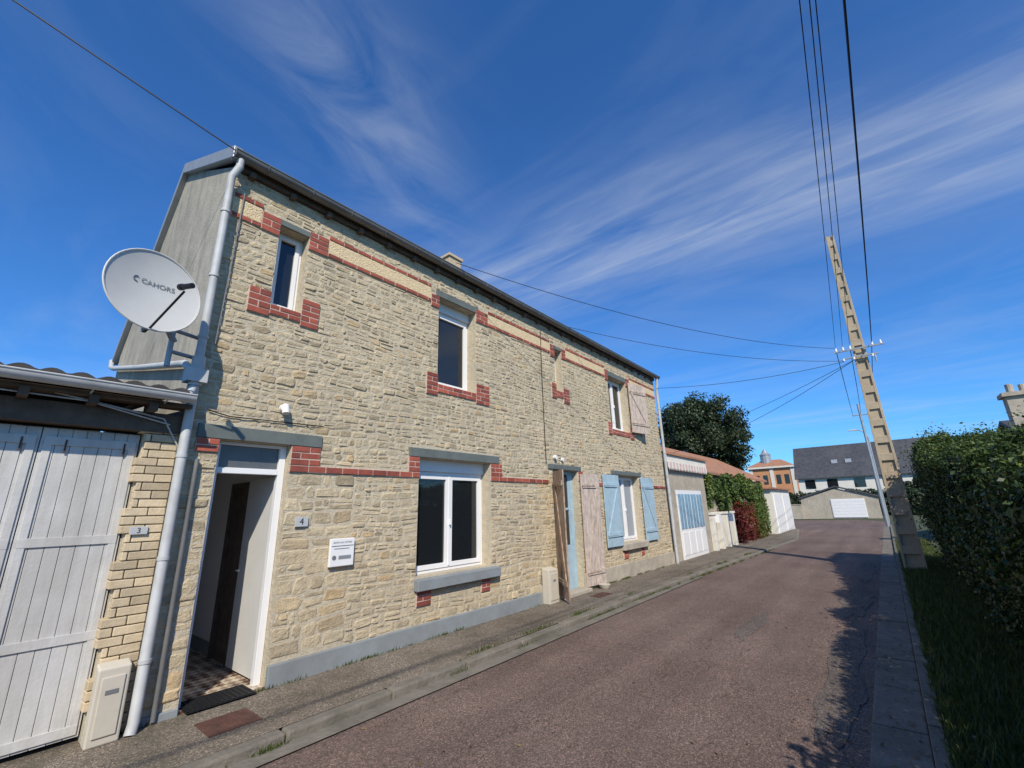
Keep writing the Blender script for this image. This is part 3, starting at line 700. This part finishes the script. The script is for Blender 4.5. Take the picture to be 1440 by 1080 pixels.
# ================================================================== FAR BUILDINGS
def gh(name,lab,cat,x0,x1,y0,y1,ze,zr,axis,mw,mr,ov=.4):
    t=thing(name,((x0+x1)/2,(y0+y1)/2,0),lab,cat)
    b=B(); 
    if axis=='Y':
        xm=(x0+x1)/2; b.prism([(x0,y0,-.1),(x0,y0,ze),(xm,y0,zr-.1),(x1,y0,ze),(x1,y0,-.1)],(0,y1-y0,0)); b.build('wall',mw,t)
        b=B(); s=(zr-ze)/(xm-x0)
        b.prism([(x0-ov,y0-ov,ze-s*ov),(xm,y0-ov,zr),(x1+ov,y0-ov,ze-s*ov),(x1+ov,y0-ov,ze-s*ov+.15),(xm,y0-ov,zr+.15),(x0-ov,y0-ov,ze-s*ov+.15)],(0,y1-y0+2*ov,0)); r=b.build('roof',mr,t)
    else:
        ym=(y0+y1)/2; b.prism([(x0,y0,-.1),(x0,y0,ze),(x0,ym,zr-.1),(x0,y1,ze),(x0,y1,-.1)],(x1-x0,0,0)); b.build('wall',mw,t)
        b=B(); s=(zr-ze)/(ym-y0); xa=x0-ov
        b.prism([(xa,y0-ov,ze-s*ov),(xa,ym,zr),(xa,y1+ov,ze-s*ov),(xa,y1+ov,ze-s*ov+.15),(xa,ym,zr+.15),(xa,y0-ov,ze-s*ov+.15)],(x1-x0+2*ov,0,0)); r=b.build('roof',mr,t)
    return t,r
t,r=gh('stone_garage','small stone garage with white sectional door and low roof','garage',55,60,-4.6,1.6,1.9,2.9,'X',M_cement,M_slate,.15)
b=B(); b.box(54.94,55,-3.6,-.9,0,1.75)
for k in range(6): b.box(54.92,54.945,-3.55,-.95,.03+k*.29,.28+k*.29)
b.build('door',M_white,t)
b=B(); b.box(54.7,55,1.6,6.5,-.1,1.3); b.box(54.65,55.05,1.6,6.5,1.295,1.36); tag(b.build('stone_wall',M_cement),'low cream stone boundary wall beside the stone garage','wall')
t,r=gh('white_house','long white house with steep dark slate roof','house',76,84,-11.5,4.0,5.0,9.3,'Y',M_housew,M_slate,.35)
boxes('window',[(75.95,76,y-.6,y+.6,3.3,4.5) for y in (-9,-6,-3,0,2.6)],M_glass,t)
for y in (-2.2,-.6):
    b=B(); b.prism([(77.3,y-.35,6.62),(77.3,y+.35,6.62),(77.8,y+.35,7.16),(77.8,y-.35,7.16)],(-.04,0,.06)); b.build('skylight',M_zinc,r)
b=B(); b.box(79.6,80.4,-7,-6,8.9,10.2); b.build('chimney',M_ybrick,r)
t=thing('villa',(95,11,0),'orange and cream villa with small domed lantern tower','villa')
b=B(); b.box(93,101,6.5,13.5,-.1,7.6); b.build('wall',M_orange,t)
b=B(); b.prism([(92.6,6.1,7.6),(101.4,6.1,7.6),(101.4,13.9,7.6),(92.6,13.9,7.6)],(0,0,.3)); 
for y in (6.5,9.8,13.2): b.box(92.9,93,y-.2,y+.4,0,7.65)
b.build('cornice',M_housew,t)
b=B(); b.add([(92.6,6.1,7.9),(101.4,6.1,7.9),(101.4,13.9,7.9),(92.6,13.9,7.9),(95.5,8.5,9.3),(98.5,8.5,9.3),(98.5,11.5,9.3),(95.5,11.5,9.3)],[(0,1,5,4),(1,2,6,5),(2,3,7,6),(3,0,4,7),(4,5,6,7)])
r=b.build('roof',M_otile,t)
b=B(); b.tube([(95,10.8,8),(95,10.8,10.2)],.9,12); b.tube([(95,10.8,10.2),(95,10.8,10.6),(95,10.8,11.3)],1.0,12,r1=.15); b.build('lantern_tower',M_zinc,r)
boxes('window',[(92.93,93,y-.35,y+.35,z,z+1.6) for y in (7.6,8.9,11,12.3) for z in (1.5,4.8)],M_glass,t)
t,r=gh('grey_house','grey rendered house with chimney behind the hedge','house',22,30,-19,-9.5,3.2,4.4,'Y',M_render,M_slate,.2)
b=B(); b.box(22.3,22.9,-9.75,-9.05,-.1,4.95); b.box(22.2,23.0,-9.85,-8.95,4.945,5.08); b.tube([(22.6,-9.25,5.05),(22.6,-9.25,5.4)],.1,10); b.tube([(22.6,-9.55,5.05),(22.6,-9.55,5.35)],.09,10); b.build('chimney',M_cement,r)
# ================================================================== HEDGES & TREES
def hedge(name,lab,x0,x1,yf,yb,topf,n,size,seed,matl=M_leafh):
    t=thing(name,((x0+x1)/2,(yf+yb)/2,0),lab,'hedge')
    nf=int(n*.58);nt_=int(n*.34);ne=n-nf-nt_
    def tf(u):
        q=np.column_stack([u,u*0,u*0]); return topf(u)+fnoise(q,1.4,seed+5)*.17+fnoise(q,4.5,seed+6)*.08
    u=x0+(x1-x0)*rng.uniform(0,1,nf); zz=rng.uniform(0,1,nf)**.9*tf(u); Pf=np.column_stack([u,np.full(nf,yf),zz]); Nf=np.tile([0,1.,.25],(nf,1))
    u=rng.uniform(x0,x1,nt_); v=rng.uniform(0,1,nt_); Pt=np.column_stack([u,yb+(yf-yb)*v,tf(u)+.12*np.sin(v*math.pi)]); Nt=np.tile([0,.2,1.],(nt_,1))
    e=rng.integers(0,2,ne); u=np.where(e==0,x0,x1); Pe=np.column_stack([u,rng.uniform(yb,yf,ne),rng.uniform(0,1,ne)*tf(u)]); Ne=np.column_stack([np.where(e==0,-1,1),np.zeros(ne),np.zeros(ne)+.2])
    P=np.vstack([Pf,Pt,Pe]);Nn=np.vstack([Nf,Nt,Ne]).astype(float)
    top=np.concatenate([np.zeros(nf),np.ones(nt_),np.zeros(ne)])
    nz=fnoise(P,1.8,seed); n2=fnoise(P,5.5,seed+1)
    P=P+Nn*(nz*.20+n2*.13-np.abs(rng.normal(0,.09,len(P))))[:,None]
    P+=rng.normal(0,.035,P.shape)
    fly=rng.uniform(0,1,len(P))<.04; P[fly]+=Nn[fly]*(rng.uniform(.02,.22,(fly.sum(),1))*(.5+.9*(n2[fly]>0))[:,None])
    leaves('foliage',P,Nn,size,matl,.42+n2*.22+top*.22+rng.normal(0,.2,len(P)),t)  # top leaves tinted brighter: sunlit look painted into the leaf colour
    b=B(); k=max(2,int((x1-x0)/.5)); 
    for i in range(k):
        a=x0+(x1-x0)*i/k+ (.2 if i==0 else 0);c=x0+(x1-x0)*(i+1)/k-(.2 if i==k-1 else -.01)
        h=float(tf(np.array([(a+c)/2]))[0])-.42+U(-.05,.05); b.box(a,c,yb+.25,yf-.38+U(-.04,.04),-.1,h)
    b.build('dark_core',M_core,t)  # solid near-black filler boxes behind the leaves
    return t
htop=lambda x: np.interp(x,[-4,2,4.5,8,12,15,17],[1.8,1.76,1.76,2.0,2.5,2.98,2.8])
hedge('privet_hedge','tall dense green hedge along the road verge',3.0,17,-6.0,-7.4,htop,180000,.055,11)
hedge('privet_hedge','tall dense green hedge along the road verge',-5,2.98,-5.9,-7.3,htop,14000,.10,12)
t=thing('clipped_hedge',(67,-3,0),'dark hedge beyond the road bend','hedge')
n=14000; P=np.column_stack([rng.uniform(66,66.6,n),rng.uniform(-14,7,n),rng.uniform(0,2.7,n)]); nz=fnoise(P,1.2,13); P[:,0]-=nz*.3; P[:,2]+=nz*.3
leaves('foliage',P,np.tile([-1.,0,.3],(n,1)),.25,M_leaft,.4+nz*.3+rng.normal(0,.15,n),t); b=B(); b.box(66.6,67.6,-14,7,-.1,2.4); b.build('dark_core',M_core,t)  # leaf sheet backed by one solid near-black box
def tree(name,lab,base,H,cz,R,n,size,matl,seed,cl=34,cr_=.36,dm=(.25,1)):
    t=thing(name,base,lab,'tree'); bx_,by_,_=base
    b=B(); b.tube([(bx_,by_,-.1),(bx_+.1,by_,cz*.5),(bx_,by_+.1,cz)],.28 if H>6 else .1,8,r1=.16 if H>6 else .05)
    r=random.Random(seed); C=[]
    for k in range(cl):
        while 1:
            p=Vector((r.uniform(-1,1),r.uniform(-1,1),r.uniform(-1,1)))
            if dm[0]<p.length<dm[1]: break
        C.append(Vector((bx_+p.x*R[0],by_+p.y*R[1],cz+p.z*R[2])))
    for c in C[:14]: b.tube([(bx_,by_,cz*.7+r.uniform(0,.25)*cz),tuple((c+Vector((bx_,by_,cz)))/2+Vector((0,0,-.2))),tuple(c)],.09 if H>6 else .03,5,r1=.02 if H>6 else .008)
    b.build('trunk',M_bark,t)
    Ps=[];Ns=[]
    for c in C:
        m=n//cl; d=rng.normal(0,1,(m,3)); d/=np.linalg.norm(d,axis=1,keepdims=True); rr=r.uniform(.5,1.1)*min(R)*cr_
        Ps.append(np.array(c)+d*rr*rng.uniform(.4,1.25,(m,1))*np.array([1,1,.8])); Ns.append(d+np.array([0,0,.3]))
    P=np.vstack(Ps);Nn=np.vstack(Ns); leaves('crown',P,Nn,size,matl,.4+fnoise(P,1.0,seed)*.3+rng.normal(0,.15,len(P)),t)
tree('evergreen_tree','dense dark green tree rising behind the annex roof',(36,5.0,0),10.4,6.7,(3.2,3.1,3.3),52000,.2,M_leaft,23,170,.27,(.1,1))
for i,(x,y,h,rr) in enumerate(((62,9,5.2,2.0),(58,5.5,3.2,1.4),(88,16,9,3),(70,-9,4,2))):
    tree('garden_tree','small leafy garden tree beyond the bend',(x,y,0),h,h*.62,(rr,rr,h*.38),5000,.3,M_leaft,30+i,24)
def finish(me,n,k,m,name,lab):
    me.polygons.add(n); me.polygons.foreach_set('loop_start',np.arange(0,n*k,k,dtype=np.int32)); me.materials.append(m); me.update(calc_edges=True); me.validate()
    at=me.attributes.new('tint','FLOAT','FACE'); at.data.foreach_set('value',rng.uniform(0,1,n).astype(np.float32))
    ob=bpy.data.objects.new(name,me); COL.objects.link(ob); ob['kind']='stuff'; ob['label']=lab
def grass(name,P,h):
    n=len(P); a=rng.uniform(0,6.28,n); hh=h*rng.uniform(.4,1.3,n); w=.004+hh*.04
    dx=np.cos(a);dy=np.sin(a); V=np.empty((n,3,3)); V[:,0]=P+np.column_stack([dx*w,dy*w,0*w]);V[:,1]=P-np.column_stack([dx*w,dy*w,0*w])
    ln=rng.normal(0,.35,(n,2))*hh[:,None]; V[:,2]=P+np.column_stack([ln,hh])
    me=bpy.data.meshes.new(name); me.vertices.add(n*3); me.vertices.foreach_set('co',V.ravel()); me.loops.add(n*3); me.loops.foreach_set('vertex_index',np.arange(n*3,dtype=np.int32))
    finish(me,n,3,M_grass,name,'short green grass and weeds')
n=42000; P=np.column_stack([1.5+rng.uniform(0,1,n)**1.6*24,rng.uniform(-6.1,-5.12,n),np.full(n,-.02)]); P[:,2]=-.02+(-5.13-P[:,1])*.017; grass('verge_grass',P,.09)
Ps=[]
for k in range(60):
    x=U(1.0,20); y=kerby(x)-.125 if random.random()<.7 else kerby(x)+.03; z=-.075 if y<kerby(x)-.1 else .0
    m=int(U(20,140)); Ps.append(np.column_stack([rng.normal(x,U(.05,.20),m),rng.normal(y,.016,m),np.full(m,z)]))
for k in range(40):
    x=U(1.0,13); m=int(U(15,50)); Ps.append(np.column_stack([rng.normal(x,.08,m),rng.normal(-.05,.008,m),np.full(m,0.)]))
grass('kerb_weeds',np.vstack(Ps),.042)
n=1500; yy=np.where(rng.uniform(0,1,n)<.75,rng.normal(-4.85,.3,n),rng.uniform(-4.6,-1.2,n)); yy=np.clip(yy,-6,-1.2)
zz_=np.where(yy<-5.14,.02,np.where(yy<-5.04,.012,np.where(yy<-4.7,-.06,RZ+.03*(1-((yy+2.9)/1.9)**2)+.008)))
P=np.column_stack([1.5+rng.uniform(0,1,n)**1.4*22,yy,zz_])
o=leaves('fallen_leaves',P,np.tile([0,0,1.],(n,1)),.035,M_dry,rng.uniform(0,1,n),jit=.25); o['kind']='stuff'; o['label']='dry fallen leaves scattered along the kerb'
# ================================================================== POLES AND WIRES
px_,py_=15.0,-5.38
pt=thing('utility_pole',(px_,py_,-.05),'tall tapering concrete ladder-type pole on the grass verge','utility pole','poles carrying the overhead wires')
b=B(); w0,w1,d0,d1,h=.43,.19,.28,.16,9.25
Wf=lambda z:w0+(w1-w0)*z/h
Df=lambda z:d0+(d1-d0)*z/h
def tap(ya,yb,xa,xb,z0,z1):
    q=[]
    for z in (z0,z1): q+=[(px_+xa*Df(z),py_+ya(z),z),(px_+xb*Df(z),py_+ya(z),z),(px_+xb*Df(z),py_+yb(z),z),(px_+xa*Df(z),py_+yb(z),z)]
    b.add(q,[(0,3,2,1),(4,5,6,7),(0,1,5,4),(1,2,6,5),(2,3,7,6),(3,0,4,7)])
f=.055
tap(lambda z:-Wf(z)/2,lambda z:-Wf(z)/2+f,-.5,.5,-.1,h); tap(lambda z:Wf(z)/2-f,lambda z:Wf(z)/2,-.5,.5,-.1,h)
tap(lambda z:-Wf(z)/2+f-.002,lambda z:Wf(z)/2-f+.002,-.28,.28,-.1,h)
z=-.1
while z<h-.05:
    tap(lambda q:-Wf(q)/2+f-.001,lambda q:Wf(q)/2-f+.001,-.48,.48,z,min(h-.002,z+.18)); z+=.45
b.build('post',M_conc,pt,bevel=.006)
b=B(); b.box(px_-.19,px_-.15,py_-.55,py_+.55,5.63,5.67); b.build('crossarm',M_zinc,pt)
b=B(); b.box(px_-.19,px_-.15,py_-.38,py_+.38,5.40,5.44); b.tube([(px_-.17,py_-.3,5.42),(px_-.17,py_-.3,5.2)],.02,8); b.build('crossarm',M_zinc,pt)
ins=[py_+.50,py_+.34,py_+.18,py_-.3,py_-.48]
for yy in ins: b=B(); b.tube([(px_-.17,yy,5.67),(px_-.17,yy,5.71),(px_-.17,yy,5.77)],.03,10,r1=.018); b.build('insulator',M_white,pt,smooth=True)
for yy in (py_+.38,py_+.15,py_-.25): b=B(); b.tube([(px_-.20,yy,5.42),(px_-.20,yy,5.35)],.024,8); b.build('insulator',M_white,pt,smooth=True)
t=thing('utility_pole',(38,-4.95,-.05),'slim grey pole farther along the road','utility pole','poles carrying the overhead wires')
b=B(); b.tube([(38,-4.95,-.1),(38,-4.95,8.0)],.10,10,r1=.07); b.build('post',M_zinc,t,smooth=True)
b=B(); b.box(37.95,38.05,-5.4,-4.5,7.2,7.26); b.build('crossarm',M_zinc,t)
t=thing('street_lamp',(43,-5.05,-.05),'pale curved-arm street lamp beside the road bend','street lamp')
b=B(); b.tube([(43,-5.05,-.1),(43,-5.05,6.2),(43,-4.95,6.6),(43,-4.6,6.8),(43,-4.3,6.85)],.05,10,r1=.03); b.build('post',M_zinc,t,smooth=True)
b=B(); b.prism([(42.9,-4.45,6.79),(42.9,-3.95,6.81),(42.92,-3.95,6.88),(42.92,-4.45,6.92)],(.2,0,0)); b.build('lamp_head',M_pipe,t,bevel=.02)
def wire(p0,p1,sag,r,lab):
    p0=Vector(p0);p1=Vector(p1);pts=[]
    for i in range(25):
        t=i/24; p=p0.lerp(p1,t); p.z-=4*sag*t*(1-t); pts.append(tuple(p))
    b=B(); b.tube(pts,r,5); o=b.build('overhead_wire',M_wire,org=tuple(p0)); tag(o,lab,'wire','overhead wires')
w='thin black overhead wire strung from the concrete pole'
ex=-14
wire((px_-.17,ins[0],5.77),(ex,-6.20,6.4),.35,.005,w)
wire((px_-.17,ins[1],5.77),(ex,-6.12,6.4),.35,.005,w)
wire((px_-.17,ins[2],5.77),(ex,-5.97,6.4),.35,.005,w)
wire((px_-.17,ins[3],5.75),(ex,-5.68,6.5),.40,.011,'thick black overhead cable strung from the concrete pole')
wire((px_-.17,ins[0],5.77),(4.6,-.22,5.76),.35,.006,'thin wire from pole to the house eaves')
wire((px_-.20,py_+.38,5.36),(8.2,-.22,5.70),.25,.006,'thin wire from pole to the house eaves')
wire((px_-.20,py_+.38,5.34),(13.6,-.1,5.3),.15,.007,'thin wire from pole to the house corner')
wire((px_-.20,py_+.15,5.34),(22,3.5,4.7),.3,.007,'thin wire from pole to the outbuilding')
wire((px_-.20,py_+.15,5.34),(19,1.5,3.8),.3,.007,'thin wire from pole to the outbuilding')
for yy,yb in ((ins[0],-4.55),(ins[2],-4.95),(ins[3],-5.35)): wire((px_-.17,yy,5.75),(38,yb,7.28),.5,.010,'thin wire running on to the farther pole')
wire((1.22,-.20,5.66),(-9,2.15,9.55),.05,.008,'black wire leaving the house corner eaves')
# ================================================================== CAMERA
th=math.radians(15.973);ph=math.radians(39.096);ro=math.radians(-1.588)
wv=Vector((math.cos(th)*math.cos(ph),math.cos(th)*math.sin(ph),math.sin(th))); r0=Vector((math.sin(ph),-math.cos(ph),0)); u0=r0.cross(wv)
rv=r0*math.cos(ro)+u0*math.sin(ro); uv=-r0*math.sin(ro)+u0*math.cos(ro)
cam=bpy.data.cameras.new('camera'); co=bpy.data.objects.new('camera',cam); COL.objects.link(co)
Mx=Matrix((rv,uv,-wv)).transposed().to_4x4(); Mx.translation=Vector((0,-5.13,1.65)); co.matrix_world=Mx
cam.sensor_width=36; cam.lens=615/1440*36; cam.clip_end=1500; cam.clip_start=.05; S.camera=co
# ================================================================== LIGHT
Ld=Vector((.8,.85,-1.0)).normalized()
sl=bpy.data.lights.new('sun','SUN'); sl.energy=5.0; sl.angle=math.radians(.55); sl.color=(1,.925,.80)
so=bpy.data.objects.new('sun',sl); COL.objects.link(so); so.rotation_euler=Ld.to_track_quat('-Z','Y').to_euler()
Wd=bpy.data.worlds.new('World'); S.world=Wd; Wd.use_nodes=True; nt=Wd.node_tree; L=nt.links; bg=nt.nodes['Background']
sk=N(nt,'ShaderNodeTexSky'); sk.sky_type='NISHITA'; sk.sun_disc=False; sk.sun_elevation=math.asin(-Ld.z); sk.sun_rotation=math.atan2(-Ld.x,-Ld.y)
sk.air_density=1.0; sk.dust_density=.3; sk.ozone_density=1.8
tc=N(nt,'ShaderNodeTexCoord'); sx=N(nt,'ShaderNodeSeparateXYZ'); L.new(tc.outputs['Generated'],sx.inputs[0])
def MM(op,a,b_=None):
    n=N(nt,'ShaderNodeMath',operation=op)
    for s,v in ((n.inputs[0],a),(n.inputs[1],b_)):
        if v is None: continue
        if isinstance(v,bpy.types.NodeSocket): L.new(v,s)
        else: s.default_value=v
    return n.outputs[0]
zz=MM('MAXIMUM',sx.outputs[2],.03); px=MM('DIVIDE',sx.outputs[0],zz); py=MM('DIVIDE',sx.outputs[1],zz)
cb=N(nt,'ShaderNodeCombineXYZ'); L.new(px,cb.inputs[0]); L.new(py,cb.inputs[1])
def streak(rot,scale,nscale,lo,hi,dist=.6,detail=9,rough=.58):
    mp=N(nt,'ShaderNodeMapping'); mp.inputs['Rotation'].default_value=(0,0,rot); mp.inputs['Scale'].default_value=scale; L.new(cb.outputs[0],mp.inputs[0])
    n=N(nt,'ShaderNodeTexNoise',Scale=nscale,Detail=float(detail),Roughness=rough,Distortion=dist); L.new(mp.outputs[0],n.inputs['Vector'])
    r=ramp(nt,[(lo,(0,0,0)),(hi,(1,1,1))]); L.new(n.outputs[0],r.inputs[0]); return r.outputs[0]
def gauss(d,s): return MM('EXPONENT',MM('MULTIPLY',MM('POWER',MM('ABSOLUTE',MM('DIVIDE',d,s)),2.0),-1.0))
m1=gauss(MM('SUBTRACT',px,MM('ADD',1.58,MM('MULTIPLY',py,-.14))),.36)
m2=gauss(MM('SUBTRACT',MM('SUBTRACT',py,.62),MM('MULTIPLY',px,.5)),.20)
m2=MM('MULTIPLY',m2,gauss(MM('SUBTRACT',px,.5),.45))
s1=streak(math.radians(8),(2.0,.5,1),1.8,.34,.82,.5,6,.5); s1b=streak(math.radians(14),(3.2,.6,1),3.0,.44,.84,.9,9,.6)
s2=streak(math.radians(-32),(.7,2.0,1),2.2,.36,.84,.9,9,.58); s3=streak(math.radians(12),(1.0,.22,1),.9,.50,.88,.7); s4=streak(math.radians(-20),(.9,.6,1),1.3,.46,.88,.8,8,.55)
c1=MM('MULTIPLY',m1,MM('ADD',MM('MULTIPLY',s1,.40),MM('MULTIPLY',s1b,.28))); c2=MM('MULTIPLY',MM('MULTIPLY',m2,s2),.46); c3=MM('ADD',MM('MULTIPLY',s3,.30),MM('MULTIPLY',s4,.15))
tot=MM('MINIMUM',MM('ADD',MM('ADD',c1,c2),c3),.65)
tint=mixc(nt,sk.outputs[0],(.44,1.02,1.72),1.0,'MULTIPLY')
L.new(mixc(nt,tint,(6.3,6.9,7.7),tot),bg.inputs[0]); bg.inputs[1].default_value=.10
S.view_settings.view_transform='Standard'; S.view_settings.look='None'; S.view_settings.exposure=0
